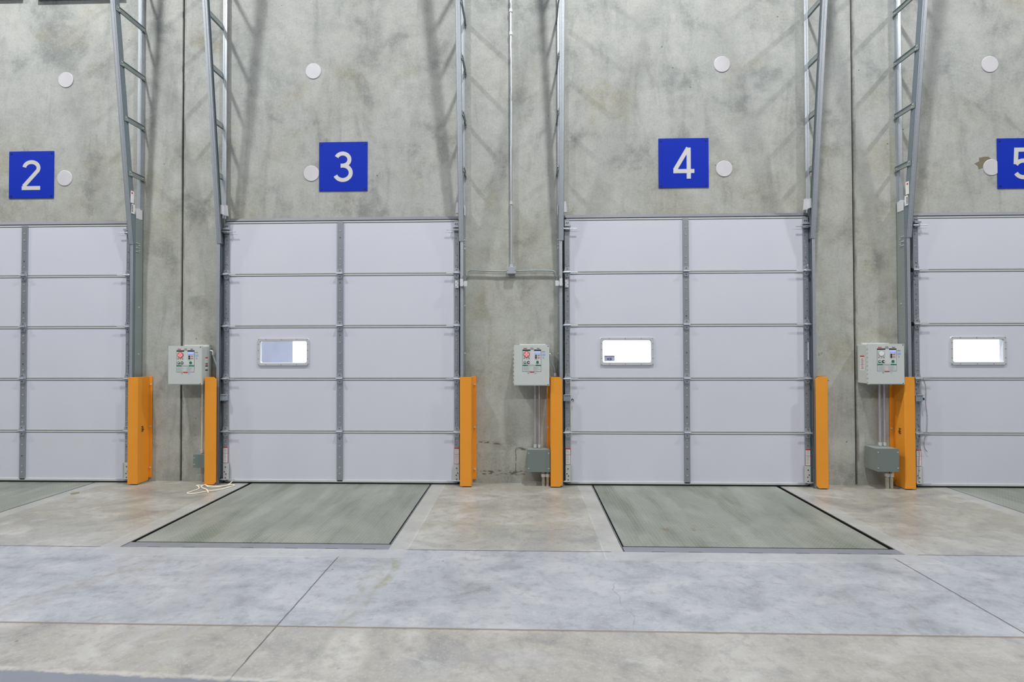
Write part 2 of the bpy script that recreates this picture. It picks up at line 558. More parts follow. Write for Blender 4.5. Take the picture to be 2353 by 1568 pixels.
gl.t.links.new(mx.outputs[0], gl.out.inputs[0])
MT['glass'] = gl.mat

# ------------------------------------------------------------------ setting
# per door: left edge, right edge, centre stile x, height
DOORS = {2: (-7.20, -4.612, -5.905, 3.03), 3: (-3.498, -0.750, -2.133, 3.045),
         4: (0.459, 3.194, 1.830, 3.045), 5: (4.345, 7.09, 5.715, 3.03)}
DECKS = {2: (-7.05, -5.02), 3: (-3.206, -1.065), 4: (0.752, 2.867), 5: (4.685, 6.80)}
DECK_Y = -1.662
XL, XR, YB = -10.0, 10.0, -13.0

fb = MB()
xs = [XL]
for k in (2, 3, 4, 5):
    xs += [DECKS[k][0], DECKS[k][1]]
xs.append(XR)
for i in range(0, len(xs) - 1, 2):          # strips of slab between the pits
    fb.box(xs[i], xs[i + 1], DECK_Y - 0.085, 0.30, -0.15, 0)
fb.box(XL, XR, YB, DECK_Y - 0.085, -0.15, 0)
tag(fb.build('floor', MT['floor']), 'bare concrete warehouse floor with sawn joints', 'floor', kind='structure')

wb2 = MB()
cuts = [XL, -4.065 - .013, -4.065 + .013, 3.757 - .013, 3.757 + .013, XR]
WT = 0.22
for a, b in ((cuts[0], cuts[1]), (cuts[2], cuts[3]), (cuts[4], cuts[5])):
    ds = [d for d in DOORS.values() if d[0] > a and d[1] < b]
    x = a
    for d in ds:
        wb2.box(x, d[0] + 0.06, 0, WT, -0.6, 12)
        wb2.box(d[0] + 0.06, d[1] - 0.06, 0, WT, d[3] - 0.05, 12)
        x = d[1] - 0.06
    wb2.box(x, b, 0, WT, -0.6, 12)
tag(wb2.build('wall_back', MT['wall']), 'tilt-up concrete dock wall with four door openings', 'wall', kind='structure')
for i, x in enumerate((-4.065, 3.757)):
    b = MB()
    b.box(x - 0.0132, x + 0.0132, 0.025, WT - .01, 0.0, 12)
    tag(b.build('trim_%d' % (i + 1), MT['sealant']), 'dark sealant in the wall joint between doors %s' % ('2 and 3' if i == 0 else '4 and 5'), 'sealant joint', kind='structure')
for i, k in enumerate((2, 3, 4, 5)):
    L, R_, cx, h = DOORS[k]
    b = MB()
    # galvanized header flashing above the door: sloped strip with dark gap under it
    lx, rx = L + 0.0, R_ - 0.0
    b.prism([(lx, 0, h + 0.055), (lx, -0.03, h + 0.050), (lx, -0.055, h + 0.012), (lx, -0.0, h + 0.012)], (0, 0, 0), (rx - lx, 0, 0), 0)
    b.box(lx, rx, -0.052, 0, h + 0.002, h + 0.012, 1)
    tag(b.build('trim_%d' % (i + 3), [MT['flash'], MT['gap']]), 'grey metal header flashing above door %d' % k, 'flashing', kind='structure')


# ------------------------------------------------------------------ overhead doors
def quad_ring(b, x0, x1, z0, z1, X0, X1, Z0, Z1, y0, y1, m=0):
    """rectangular slab x0..x1,z0..z1 with a hole X0..X1,Z0..Z1"""
    b.box(x0, X0, y0, y1, z0, z1, m)
    b.box(X1, x1, y0, y1, z0, z1, m)
    b.box(X0, X1, y0, y1, z0, Z0, m)
    b.box(X0, X1, y0, y1, Z1, z1, m)


def rrect(cx, cz, hw, hh, r, y, n=5):
    pts = []
    for qx, qz, a0 in ((1, 1, 0), (-1, 1, 90), (-1, -1, 180), (1, -1, 270)):
        for i in range(n + 1):
            a = math.radians(a0 + 90 * i / n)
            pts.append((cx + qx * (hw - r) + r * math.cos(a), y, cz + qz * (hh - r) + r * math.sin(a)))
    return pts


def rring(b, o, i, m=0):
    """faces between two equal-count loops"""
    n = len(o)
    b.add(o + i, [(k, (k + 1) % n, n + (k + 1) % n, n + k) for k in range(n)], m)


YF = -0.068      # inner face of the door skin


def text_mesh(s, size, x, y, z, mat, name, parent, bold=0.0, ax='-y'):
    cu = bpy.data.curves.new('txt', 'FONT')
    cu.body = s
    cu.size = size
    cu.align_x = 'CENTER'
    cu.align_y = 'CENTER'
    cu.offset = bold
    cu.extrude = 0.0004
    t = bpy.data.objects.new('txt', cu)
    C.objects.link(t)
    bpy.context.view_layer.update()
    me = bpy.data.meshes.new_from_object(t)
    bpy.data.objects.remove(t)
    rot = Matrix.Rotation(PI / 2, 4, 'X')
    if ax == '+x':
        rot = Matrix.Rotation(PI / 2, 4, 'Z') @ rot
    me.transform(Matrix.Translation((x, y, z)) @ rot)
    me.materials.clear()
    me.materials.append(mat)
    me.name = name
    o = bpy.data.objects.new(name, me)
    C.objects.link(o)
    o.parent = parent
    o.matrix_parent_inverse = parent.matrix_basis.inverted()
    return o


def warning_label(root, x0, x1, z0, z1, y):
    b = MB()
    b.box(x0, x1, y, y + 0.003, z0, z1, 0)
    t = 0.002
    b.box(x0, x1, y - 0.001, y, z1 - 0.014, z1, 1)
    for zz in (z0, z1 - 0.075):
        b.box(x0, x1, y - 0.001, y, zz, zz + t, 1 if zz == z0 else 2)
    b.box(x0, x0 + t, y - 0.001, y, z0, z1, 1)
    b.box(x1 - t, x1, y - 0.001, y, z0, z1, 1)
    z = z1 - 0.026
    while z > z0 + 0.012:
        if abs(z - (z1 - 0.075)) > 0.006:
            b.box(x0 + 0.008, x1 - 0.008 - random.random() * 0.012, y - 0.001, y, z, z + 0.003, 3)
        z -= 0.011
    o = b.build('warning_label', [MT['label'], MT['red'], MT['black_print'], MT['text']], root)
    o['label'] = 'white warning label with red header'


def make_door(k):
    L, R_, cx, h = DOORS[k]
    desc = {2: 'leftmost white sectional overhead door, below the blue 2 sign', 3: 'white sectional overhead door below the blue 3 sign',
            4: 'white sectional overhead door below the blue 4 sign', 5: 'rightmost white sectional overhead door, below the blue 5 sign'}[k]
    root = thing('door_%d' % (k - 1), (cx, YF, 0.0), desc, 'door', 'sectional dock doors', 'structure')
    nz = [0.02, 0.605, 1.216, 1.824, 2.428, h]
    wx = cx - 0.668            # window centre
    wz = 1.522
    for i in range(5):
        z0, z1 = nz[i] + 0.003, nz[i + 1] - 0.003
        b = MB()
        if i == 2:
            quad_ring(b, L + .02, R_ - .02, z0, z1, wx - 0.298, wx + 0.298, wz - 0.152, wz + 0.152, YF, -0.004, 0)
        else:
            b.box(L + .02, R_ - .02, YF, -0.004, z0, z1, 0)
        # rolled edge rails of the section
        b.box(L + .02, R_ - .02, YF - 0.003, YF + .002, z1 - 0.017, z1 + 0.000, 1)
        b.box(L + .02, R_ - .02, YF - 0.001, YF + .002, z1 - 0.0225, z1 - 0.017, 2)  # dark strip painted for the shaded groove under the rail
        if i > 0:
            b.box(L + .02, R_ - .02, YF - 0.002, YF + .002, z0, z0 + 0.013, 1)
            b.box(L + .02, R_ - .02, YF - 0.0012, YF + .002, z0 - 0.006, z0, 2)
            b.box(L + .02, R_ - .02, YF + 0.004, YF + .02, z0 - 0.006, z0, 2)
        b.build('section', [MT['skin'], MT['rail'], MT['gap']], root)
    # bottom seal
    b = MB()
    b.box(L + .02, R_ - .02, YF - 0.010, -0.006, 0.020, 0.042, 0)
    b.box(L + .03, R_ - .03, YF - 0.004, -0.010, 0.000, 0.020, 1)
    b.build('bottom_seal', [MT['rail'], MT['gap']], root)
    # stiles
    for nm, a, c in (('center_stile', cx - 0.034, cx + 0.034), ('end_stile', L, L + 0.056), ('end_stile', R_ - 0.056, R_)):
        b = MB()
        for i in range(5):
            b.box(a, c, YF - 0.014, YF - 0.001, nz[i] + 0.010 + (0.012 if i == 0 else 0), nz[i + 1] - 0.012, 0)
        b.box(a + 0.004, c - 0.004, YF - 0.010, YF - 0.001, 0.03, h - 0.02, 0)
        mid = (a + c) / 2
        if nm == 'center_stile':
            for i in range(5):
                for q in (0.10, 0.17, 0.29, 0.42, 0.50):
                    b.disc(mid, YF - 0.014, nz[i] + q, 0.0055, 0.004, 8, random.choice((1, 1, 1, 2)))
        else:
            for i in range(5):
                for q in (0.15, 0.20, 0.27, 0.33, 0.40, 0.44):
                    b.disc(mid + random.uniform(-.012, .012), YF - 0.014, nz[i] + q, 0.0042, 0.003, 8, random.choice((1, 1, 2)))
                for q in range(18):       # punched hinge holes crowd near the joints
                    zz = nz[i] + (random.uniform(0.02, 0.12) if q % 2 else random.uniform(0.47, 0.58))
                    b.disc(mid + random.uniform(-.02, .02), YF - 0.014, zz, random.uniform(.002, .0045), 0.002, 6, random.choice((1, 2)))
        b.build(nm, [MT['stile'], MT['screw'], MT['hole']], root)
    # hinges at each joint
    for zj in nz[1:5]:
        for nm, x in (('c', cx), ('l', L + 0.028), ('r', R_ - 0.028)):
            b = MB()
            w = 0.036
            b.prism([(x - w * .7, 0, zj + 0.052), (x + w * .7, 0, zj + 0.052), (x + w, 0, zj + 0.004), (x - w, 0, zj + 0.004)], (0, YF - 0.022, 0), (0, YF - 0.015, 0), 0)
            b.prism([(x - w, 0, zj - 0.004), (x + w, 0, zj - 0.004), (x + w * .55, 0, zj - 0.058), (x - w * .55, 0, zj - 0.058)], (0, YF - 0.022, 0), (0, YF - 0.015, 0), 0)
            b.box(x - w, x + w, YF - 0.034, YF - 0.012, zj - 0.005, zj + 0.004, 0)
            b.tube([(x - w, YF - 0.036, zj), (x + w, YF - 0.036, zj)], 0.007, 8, 0)
            for dz in (0.036, -0.036):
                b.disc(x, YF - 0.022, zj + dz, 0.005, 0.004, 8, 1)
            b.build('hinge', [MT['galv'], MT['hole']], root)
    # rollers: wheel in the track, stem reaching over the door face
    for side, ex in ((-1, L), (1, R_)):
        for zj in nz[1:5] + [0.055, 2.925]:
            top = zj == 2.925
            b = MB()
            yr = YF - 0.034
            xo = ex + side * 0.030
            b.tube([(xo, yr, zj - 0.004), (ex - side * 0.145, yr, zj - 0.004)], 0.0052 if not top else 0.0045, 8, 0)
            b.tube([(ex + side * 0.014, yr, zj - 0.004), (ex - side * 0.05, yr, zj - 0.004)], 0.009, 8, 0)
            b.tube([(xo - side * .004, yr + .004, zj - 0.004), (xo + side * 0.010, yr + .004, zj - 0.004)], 0.024, 14, 1)
            b.build('roller', [MT['galv'], MT['black']], root)
        b = MB()       # top fixture
        a = ex - side * 0.058
        b.box(ex - side * .004, a, YF - 0.020, YF - 0.014, 2.955, h - 0.03, 0)
        b.box(ex, ex - side * 0.070, YF - 0.045, YF - 0.014, 2.945, 2.965, 0)
        b.box(ex - side * .006, ex - side * 0.062, YF - 0.038, YF - 0.014, 2.905, 2.935, 1)
        b.disc(ex - side * 0.02, YF - 0.020, 2.99, 0.006, 0.004, 8, 2)
        b.disc(ex - side * 0.04, YF - 0.020, 2.99, 0.006, 0.004, 8, 2)
        b.build('top_bracket', [MT['galv'], MT['galv_dark'], MT['hole']], root)
        b = MB()       # bottom corner bracket with red-brown rivets
        b.box(ex - side * .002, ex - side * 0.072, YF - 0.018, YF - 0.0145, 0.045, 0.235, 0)
        b.box(ex - side * .066, ex - side * 0.072, YF - 0.024, YF - 0.0145, 0.045, 0.235, 0)
        for q, (dx, zz) in enumerate(((0.03, 0.19), (0.018, 0.135), (0.035, 0.11), (0.03, 0.065))):
            b.disc(ex - side * dx, YF - 0.018, zz, 0.007, 0.003, 10, 1)
        b.build('bottom_bracket', [MT['lgrey'], MT['redbrown']], root)
        if (k, side) in ((3, -1), (3, 1), (4, -1), (4, 1), (5, -1)):
            warning_label(root, min(ex - side * .003, ex - side * .055), max(ex - side * .003, ex - side * .055), 0.240, 0.425, YF - 0.019)
        if (k, side) == (4, 1):
            for (za, zb, xa) in ((1.42, 1.62, 0.010), (2.40, 2.72, 0.006)):
                b = MB()
                b.box(ex - xa - .008, ex - xa, YF - 0.019, YF - 0.016, za, zb if za < 2 else za + .1, 0)
                b.build('tape_strip', MT['label'], root)
        if side == -1 and k > 2:
            b = MB()    # slide lock housing
            b.box(ex - 0.022, ex + 0.055, YF - 0.052, YF - 0.014, 0.962, 1.028, 0)
            b.box(ex - 0.012, ex + 0.062, YF - 0.058, YF - 0.040, 1.028, 1.036, 1)
            b.box(ex - 0.045, ex - 0.020, YF - 0.040, YF - 0.025, 0.985, 1.000, 1)
            b.build('slide_lock', [MT['mgrey2'], MT['galv']], root, bevel=0.002)
    # window
    b = MB()
    o1 = rrect(wx, wz, 0.305, 0.160, 0.03, YF - 0.001)
    o2 = rrect(wx, wz, 0.302, 0.157, 0.03, YF - 0.012)
    i2 = rrect(wx, wz, 0.277, 0.130, 0.022, YF - 0.012)
    i3 = rrect(wx, wz, 0.272, 0.124, 0.02, YF - 0.002)
    i4 = rrect(wx, wz, 0.272, 0.124, 0.02, YF + 0.024)
    rring(b, o1, o2)
    rring(b, o2, i2)
    rring(b, i2, i3)
    rring(b, i3, i4)
    for sx in (-0.288, -0.20, -0.02, 0.16, 0.288):
        for sz in (-0.146, 0.146):
            b.disc(wx + sx, YF - 0.012, wz + sz, 0.0035, 0.002, 8, 1)
    for sz in (-0.08, 0.02, 0.09):
        for sx in (-0.290, 0.290):
            b.disc(wx + sx, YF - 0.012, wz + sz, 0.0035, 0.002, 8, 1)
    wf = b.build('window_frame', [MT['winframe'], MT['hole']], root, smooth=False)
    b = MB()
    b.add([(wx - .272, YF + 0.02, wz - .124), (wx + .272, YF + 0.02, wz - .124), (wx + .272, YF + 0.02, wz + .124), (wx - .272, YF + 0.02, wz + .124)], [(0, 1, 2, 3)])
    b.build('window_pane', MT['glass'], wf)
    if k == 4:
        b = MB()
        sx0, sx1, sz0, sz1 = wx - .255, wx - .135, wz - .112, wz - .048
        b.box(sx0, sx1, YF + 0.015, YF + 0.018, sz0, sz1, 0)
        b.box(sx0, sx1, YF + 0.014, YF + 0.015, sz1 - .012, sz1, 1)
        st = b.build('window_sticker', [MT['sticker2'], MT['sticker']], wf)
        text_mesh('ICS', 0.036, (sx0 + sx1) / 2, YF + 0.014, sz0 + 0.022, MT['sticker_ink'], 'sticker_text', wf, 0.001)
    return root


MT['redbrown'] = plain('rivet_red_brown', (120, 40, 42), 0.5)
MT['mgrey2'] = plain('lock_blue_grey', (150, 162, 172), 0.4, 0.3)
MT['winframe'] = plain('window_frame_plastic', (188, 192, 196), 0.45, var=0.02)
MT['sticker2'] = plain('pale_sticker', (176, 182, 214), 0.5)  # lighter tone stands in for daylight shining through the sticker
MT['sticker_ink'] = plain('sticker_ink', (30, 34, 60), 0.5)
for k in (2, 3, 4, 5):
    make_door(k)

# ------------------------------------------------------------------ door tracks
BR_Z = [3.585, 4.19, 4.79, 5.37, 5.97]


def make_track(k, s, xo, label, sticker=False, sensor=None):
    """s: +1 when the track is right of its door; xo: x of the outer web"""
    root = thing('door_track', (xo, 0, 0), label, 'door track', 'galvanized door tracks with ladder braces')

    def bx(b, d0, d1, y0, y1, z0, z1, m=0):
        b.box(xo - s * d0, xo - s * d1, y0, y1, z0, z1, m)
    # wall angle: deep leg below, small channel above
    b = MB()
    zt = 3.12
    b.prism([(0, 0, 0.0), (0, -0.105, 0.0), (0, -0.105, zt - .03), (0, -0.06, zt + .06), (0, 0, zt + .06)], (xo, 0, 0), (xo - s * 0.004, 0, 0), 1)
    bx(b, 0.0, 0.048, -0.004, 0.0, 0, 3.2, 1)
    bx(b, 0.0, 0.004, -0.038, 0, 3.18, 7.0, 0)
    bx(b, 0.0, 0.046, -0.040, -0.036, 3.15, 7.0, 0)
    bx(b, 0.010, 0.016, -0.044, -0.040, 3.15, 7.0, 0)
    for z in (0.5, 1.5, 2.05, 2.72, 2.78):
        b.tube([(xo, -0.055, z), (xo + s * 0.006, -0.055, z)], 0.008, 8, 2)
    b.build('wall_angle', [MT['galv'], MT['galv_dark'], MT['screw']], root)
    # lower track
    b = MB()
    zs = 2.78
    bx(b, 0.005, 0.009, -0.130, -0.062, 0.01, zs, 1)
    bx(b, 0.005, 0.045, -0.132, -0.127, 0.01, zs, 0)
    bx(b, 0.041, 0.045, -0.132, -0.121, 0.01, zs, 0)
    bx(b, 0.005, 0.050, -0.066, -0.062, 0.01, zs, 1)
    b.build('lower_track', [MT['galv'], MT['galv_dark2']], root)
    # upper track, leaning out from the wall
    b = MB()
    za, zb = zs, 7.0
    ya, yb = -0.122, -0.122 - 0.0985 * (zb - za)

    def lean(d0, d1, o0, o1, m=0):
        pa = [(xo - s * d0, ya - o0, za), (xo - s * d1, ya - o0, za), (xo - s * d1, ya - o1, za), (xo - s * d0, ya - o1, za)]
        pb = [(xo - s * d0, yb - o0, zb), (xo - s * d1, yb - o0, zb), (xo - s * d1, yb - o1, zb), (xo - s * d0, yb - o1, zb)]
        b.add(pa + pb, [(0, 1, 2, 3), (4, 7, 6, 5), (0, 4, 5, 1), (1, 5, 6, 2), (2, 6, 7, 3), (3, 7, 4, 0)], m)
    lean(0.003, 0.008, -0.045, 0.012, 1)
    lean(0.003, 0.058, 0.010, 0.014, 0)
    lean(0.022, 0.030, 0.014, 0.019, 0)
    lean(0.053, 0.058, 0.004, 0.014, 0)
    lean(0.003, 0.045, -0.048, -0.044, 1)
    b.build('upper_track', [MT['galv'], MT['galv_dark2']], root)
    # ladder braces on the outer side
    for z in BR_Z:
        yfr = -0.122 - 0.0985 * (z - za)
        b = MB()
        y0, y1 = -0.004, yfr - 0.006
        hh = 0.030
        x0, x1 = xo + s * 0.001, xo + s * 0.005
        b.box(x0, x1, y1, y0, z - hh, z + hh, 0)
        b.box(x0, xo + s * 0.020, y1 + .03, y0, z - hh, z - hh + 0.004, 0)
        b.box(x0, xo + s * 0.014, y1 + .03, y0, z + hh - 0.004, z + hh, 0)
        for yy, zz in ((y1 + .018, z + .012), (y1 + .03, z - .012), (y0 - .016, z)):
            b.tube([(x1, yy, zz), (xo + s * 0.011, yy, zz)], 0.007, 8, 1)
        b.build('brace', [MT['galv_dark'], MT['screw']], root)
    # bracket plate on the angle, sticker, bumper plate over the door head
    b = MB()
    b.box(xo - s * 0.046, xo + s * .003, -0.070, -0.040, 3.085, 3.215, 0)
    b.box(xo + s * .000, xo + s * .006, -0.105, -0.020, 3.09, 3.205, 0)
    b.build('bracket_plate', MT['white2'], root, bevel=0.002)
    b = MB()
    b.prism([(xo - s * .058, 0, 3.235), (xo - s * .088, 0, 3.235), (xo - s * .100, 0, 3.11), (xo - s * .058, 0, 3.11)], (0, -0.075, 0), (0, -0.100, 0), 0)
    b.box(xo - s * .062, xo - s * .046, -0.14, -0.075, 3.12, 3.225, 0)
    b.build('bumper_plate', MT['white2'], root)
    for z in (2.70, 2.745, 2.80):
        b = MB()
        b.tube([(xo - s * .002, -0.095, z), (xo + s * 0.012, -0.095, z)], 0.006, 8, 0)
        b.box(xo + s * .004, xo + s * .008, -0.098, -0.05, z - .003, z + .003, 0)
        b.build('splice_bolt', MT['screw'], root)
    if sticker:
        b = MB()
        zc = 3.30
        for z0, z1 in ((3.13, 3.24), (3.25, 3.39)):
            yq = -0.122 - 0.0985 * ((z0 + z1) / 2 - za)
            b.box(xo + s * .0005, xo + s * .0065, yq - 0.004, yq + 0.036, z0, z1, 0)
        yq = -0.122 - 0.0985 * (3.37 - za)
        b.tube([(xo + s * .006, yq + .016, 3.365), (xo + s * .008, yq + .016, 3.365)], 0.010, 12, 1)
        for q in range(5):
            b.box(xo + s * .006, xo + s * .008, -0.165, -0.150, 3.15 + q * .016, 3.158 + q * .016, 2)
        o = b.build('sticker', [MT['label'], MT['red'], MT['black_print']], root)
        o['label'] = 'white sticker with a red dot'
    return root


MT['galv_dark2'] = galvanized('galvanized_web', (138, 152, 162), 0.5, 0.65)
MT['white2'] = plain('bare_zinc_plate', (206, 208, 214), 0.5)
make_track(2, 1, -4.540, 'galvanized leaning door track on the right side of the door under sign 2', True)
make_track(3, -1, -3.556, 'galvanized leaning door track on the left side of the door under sign 3')
make_track(3, 1, -0.690, 'galvanized leaning door track on the right side of the door under sign 3')
make_track(4, -1, 0.388, 'galvanized leaning door track on the left side of the door under sign 4')
make_track(4, 1, 3.244, 'galvanized leaning door track on the right side of the door under sign 4')
make_track(5, -1, 4.232, 'galvanized leaning door track on the left side of the door under sign 5', True)


# ------------------------------------------------------------------ orange track guards
def make_guard(s, xi, xe, label, chamfer=0.0, stencil=False):
    """xi: inner x of the front plate, xe: outer x"""
    root = thing('track_guard', (xe, 0, 0), label, 'track guard', 'orange steel track guards')
    z0, z1 = 0.012, 1.236
    yf = -0.172
    b = MB()
    c = 0.028 if chamfer else 0.006
    b.prism([(xe, 0, z0), (xi + s * c, 0, z0), (xi, 0, z0 + c), (xi, 0, z1 - c), (xi + s * c, 0, z1), (xe, 0, z1)], (0, yf, 0), (0, yf + 0.006, 0), 0)
    b.prism([(xe, yf, 0), (xe, yf + .012, 0), (xe - s * 0.004, -0.012, 0), (xe + s * .002, -0.008, 0), (xe + s * .006, yf + 0.006, 0)], (0, 0, z0), (0, 0, z1), 0)
    b.box(xe - s * .004, xe + s * 0.042, -0.010, -0.003, z0 + 0.03, z1, 0)
    b.build('guard_plate', MT['orange'], root, bevel=0.0015)
    for z in (0.16, 0.645, 1.14):
        b = MB()
        b.disc(xe + s * 0.026, -0.010, z, 0.011, 0.005, 6, 0)
        b.disc(xe + s * 0.026, -0.015, z, 0.006, 0.006, 8, 0)
        b.build('bolt', MT['screw'], root)
    b = MB()
    b.box(xi + s * .02, xe - s * .0, -0.15, -0.02, 0.0, 0.010, 0)
    b.build('base_plate', MT['galv_dark'], root)
    if stencil:
        b = MB()
        xq = xe + s * 0.0065
        for (ya, yb_, za, zb) in ((-.100, -.094, .60, .665), (-.118, -.104, .655, .662), (-.118, -.108, .628, .636), (-.118, -.104, .605, .612), (-.09, -.082, .62, .628)):
            b.box(xq - .0035, xq + .0035, ya, yb_, za, zb, 0)
        b.build('stencil_mark', MT['brownink'], root)
    return root


MT['brownink'] = plain('brown_stencil_ink', (86, 50, 22), 0.6)
make_guard(1, -4.556, -4.449, 'orange track guard left of the wall joint, right of the leftmost door', stencil=True)
make_guard(-1, -3.522, -3.655, 'orange track guard under the control box by the left edge of door 3', 1)
make_guard(1, -0.731, -0.606, 'orange track guard with visible bolts at the right edge of door 3', 0)
make_guard(-1, 0.418, 0.293, 'orange track guard beside the grey junction box at the left edge of door 4', 1)
make_guard(1, 3.203, 3.331, 'orange track guard at the right edge of door 4, nothing mounted by it', 1)
make_guard(-1, 4.270, 4.166, 'orange track guard behind the rightmost control box, left of door 5', 0, stencil=True)


# ------------------------------------------------------------------ dock levelers
def make_leveler(k, gl_, gr_, label):
    a, c = DECKS[k]
    root = thing('dock_leveler', ((a + c) / 2, -0.8, 0), label, 'dock leveler', 'diamond plate dock levelers')
    b = MB()
    yb = -0.004
    b.box(a + gl_, c - gr_, DECK_Y + 0.017, 0.10, -0.012, -0.001, 0)
    b.build('deck_plate', MT['deck'], root)
    b = MB()      # pit walls, coloured black to keep the gaps dark
    b.box(a + .0005, a + .004, DECK_Y, 0.28, -0.45, -0.006, 0)
    b.box(c - .004, c - .0005, DECK_Y, 0.28, -0.45, -0.006, 0)
    b.box(a + .0005, c - .0005, DECK_Y, DECK_Y + .004, -0.45, -0.004, 0)
    b.box(a + .0005, c - .0005, 0.27, 0.28, -0.45, -0.002, 0)
    b.box(a + .0005, c - .0005, DECK_Y, 0.28, -0.46, -0.45, 0)
    b.build('pit_lining', MT['black'], root)
    b = MB()      # curb steel
    b.box(a - 0.0, c + 0.0, DECK_Y - 0.0848, DECK_Y - 0.0005, -0.02, 0.0008, 0)
    for x in (a + .22, a + .5, (a + c) / 2 - .1, (a + c) / 2 + .25, c - .5, c - .2):
        b.box(x, x + 0.10, DECK_Y - 0.083, DECK_Y - 0.079, 0.0008, 0.0014, 1)
    b.prism([(a + .004, 0, 0), (a + .012, 0, 0), (a + .012, 0.001, 0), (a + .004, 0.001, 0)], (0, DECK_Y - .083, .0009), (0, DECK_Y, .0013), 1)
    b.build('rear_curb', [MT['frame_steel'], MT['gap']], root)
    for x0, x1 in ((a + .0045, a + .0105), (c - .0105, c - .0045)):
        if (gl_ if x0 < (a + c) / 2 else gr_) > 0.03:
            continue
        b = MB()
        b.box(x0, x1, DECK_Y + 0.004, -0.0, -0.02, 0.0005, 0)
        b.build('side_angle', MT['frame_steel'], root)
    return root


make_leveler(2, .02, .024, 'diamond plate dock leveler in front of door 2, cut by the left frame edge')
make_leveler(3, .042, .026, 'green-grey diamond plate dock leveler with dark streaks in front of door 3')
make_leveler(4, .026, .046, 'green-grey diamond plate dock leveler with rust spots in front of door 4')
make_leveler(5, .020, .026, 'diamond plate dock leveler in front of door 5, cut by the right frame edge')


# ------------------------------------------------------------------ number signs
def stroke(b, pts, w, y, t, m=0):
    """flat ribbon with mitred joints, in the xz plane"""
    P = [Vector((p[0], p[1])) for p in pts]
    Lf, Rt = [], []
    for i, p in enumerate(P):
        if i == 0:
            d = (P[1] - p).normalized()
            n = Vector((-d.y, d.x))
            k = 1.0
        elif i == len(P) - 1:
            d = (p - P[i - 1]).normalized()
            n = Vector((-d.y, d.x))
            k = 1.0
        else:
            d0 = (p - P[i - 1]).normalized()
            d1 = (P[i + 1] - p).normalized()
            n0, n1 = Vector((-d0.y, d0.x)), Vector((-d1.y, d1.x))
            n = (n0 + n1).normalized()
            k = 1.0 / max(0.35, n.dot(n0))
        Lf.append(p + n * w / 2 * k)
        Rt.append(p - n * w / 2 * k)
    n = len(P)
    front = [(q.x, y - t, q.y) for q in Lf + Rt]
    back = [(q.x, y, q.y) for q in Lf + Rt]
    fs = []
    for i in range(n - 1):
        fs.append((i, i + 1, n + i + 1, n + i))
        fs.append((2 * n + i, 3 * n + i, 3 * n + i + 1, 2 * n + i + 1))
        fs.append((i, 2 * n + i, 2 * n + i + 1, i + 1))
        fs.append((n + i, n + i + 1, 3 * n + i + 1, 3 * n + i))
    fs.append((0, n, 3 * n, 2 * n))
    fs.append((n - 1, 3 * n - 1, 4 * n - 1, 2 * n - 1))
    b.add(front + back, fs, m)


def arc(cx, cz, rx, rz, a0, a1, n=18):
    return [(cx + rx * math.cos(math.radians(a0 + (a1 - a0) * i / n)), cz + rz * math.sin(math.radians(a0 + (a1 - a0) * i / n))) for i in range(n + 1)]


def digit(ch, w):
    """centre lines in a box about x -.115..+.115, z -.18..+.18"""
    h = w / 2
    if ch == '2':
        top = arc(0.002, 0.18 - 0.095, 0.088, 0.095 - h, 172, -28, 22)
        return [top + [(-0.092, -0.148 + 0.012), (-0.092, -0.18 + h)][:1], [(-0.115, -0.18 + h), (0.113, -0.18 + h)]]
    if ch == '3':
        return [arc(-0.006, 0.085, 0.080, 0.0715, 155, -90, 24) + [(-0.030, 0.0135)], [(-0.030, 0.0125)] + arc(-0.004, -0.0715, 0.094, 0.085, 90, -158, 26)]
    if ch == '4':
        return [[(0.052, 0.178), (-0.100, -0.078)], [(-0.118, -0.092), (0.122, -0.092)], [(0.058, 0.18), (0.058, -0.18)]]
    return [[(-0.080, 0.18 - h), (0.100, 0.18 - h)], [(-0.078, 0.18), (-0.088, -0.008)], arc(-0.004, -0.062, 0.096, 0.118 - h, 148, -150, 26)]


def make_sign(ch, cx, cz, w, h, dx):
    root = thing('dock_number_sign', (cx, 0, cz), 'square blue sign with a silver number %s above the door' % ch, 'number sign', 'blue dock number signs')
    b = MB()
    b.box(cx - w / 2, cx + w / 2, -0.007, -0.0005, cz - h / 2, cz + h / 2)
    b.build('sign_panel', MT['blue'], root, bevel=0.001)
    b = MB()
    for i, st in enumerate(digit(ch, 0.047)):
        stroke(b, [(cx + dx + p[0], cz + p[1] - 0.004) for p in st], 0.047, -0.007 - 0.0001 * i, 0.0015)
    b.build('numeral', MT['numeral'], root)
    for sx in (-1, 1):
        for sz in (-1, 1):
            b = MB()
            b.disc(cx + sx * (w / 2 - .028), -0.007, cz + sz * (h / 2 - .028), 0.009, 0.003, 10)
            b.build('screw', MT['dscrew'], root)


make_sign('2', -5.915, 3.655, 0.553, 0.568, 0.0)
make_sign('3', -2.130, 3.705, 0.574, 0.580, 0.0)
make_sign('4', 1.838, 3.694, 0.572, 0.572, 0.0)
make_sign('5', 5.642, 3.640, 0.574, 0.569, 0.0)

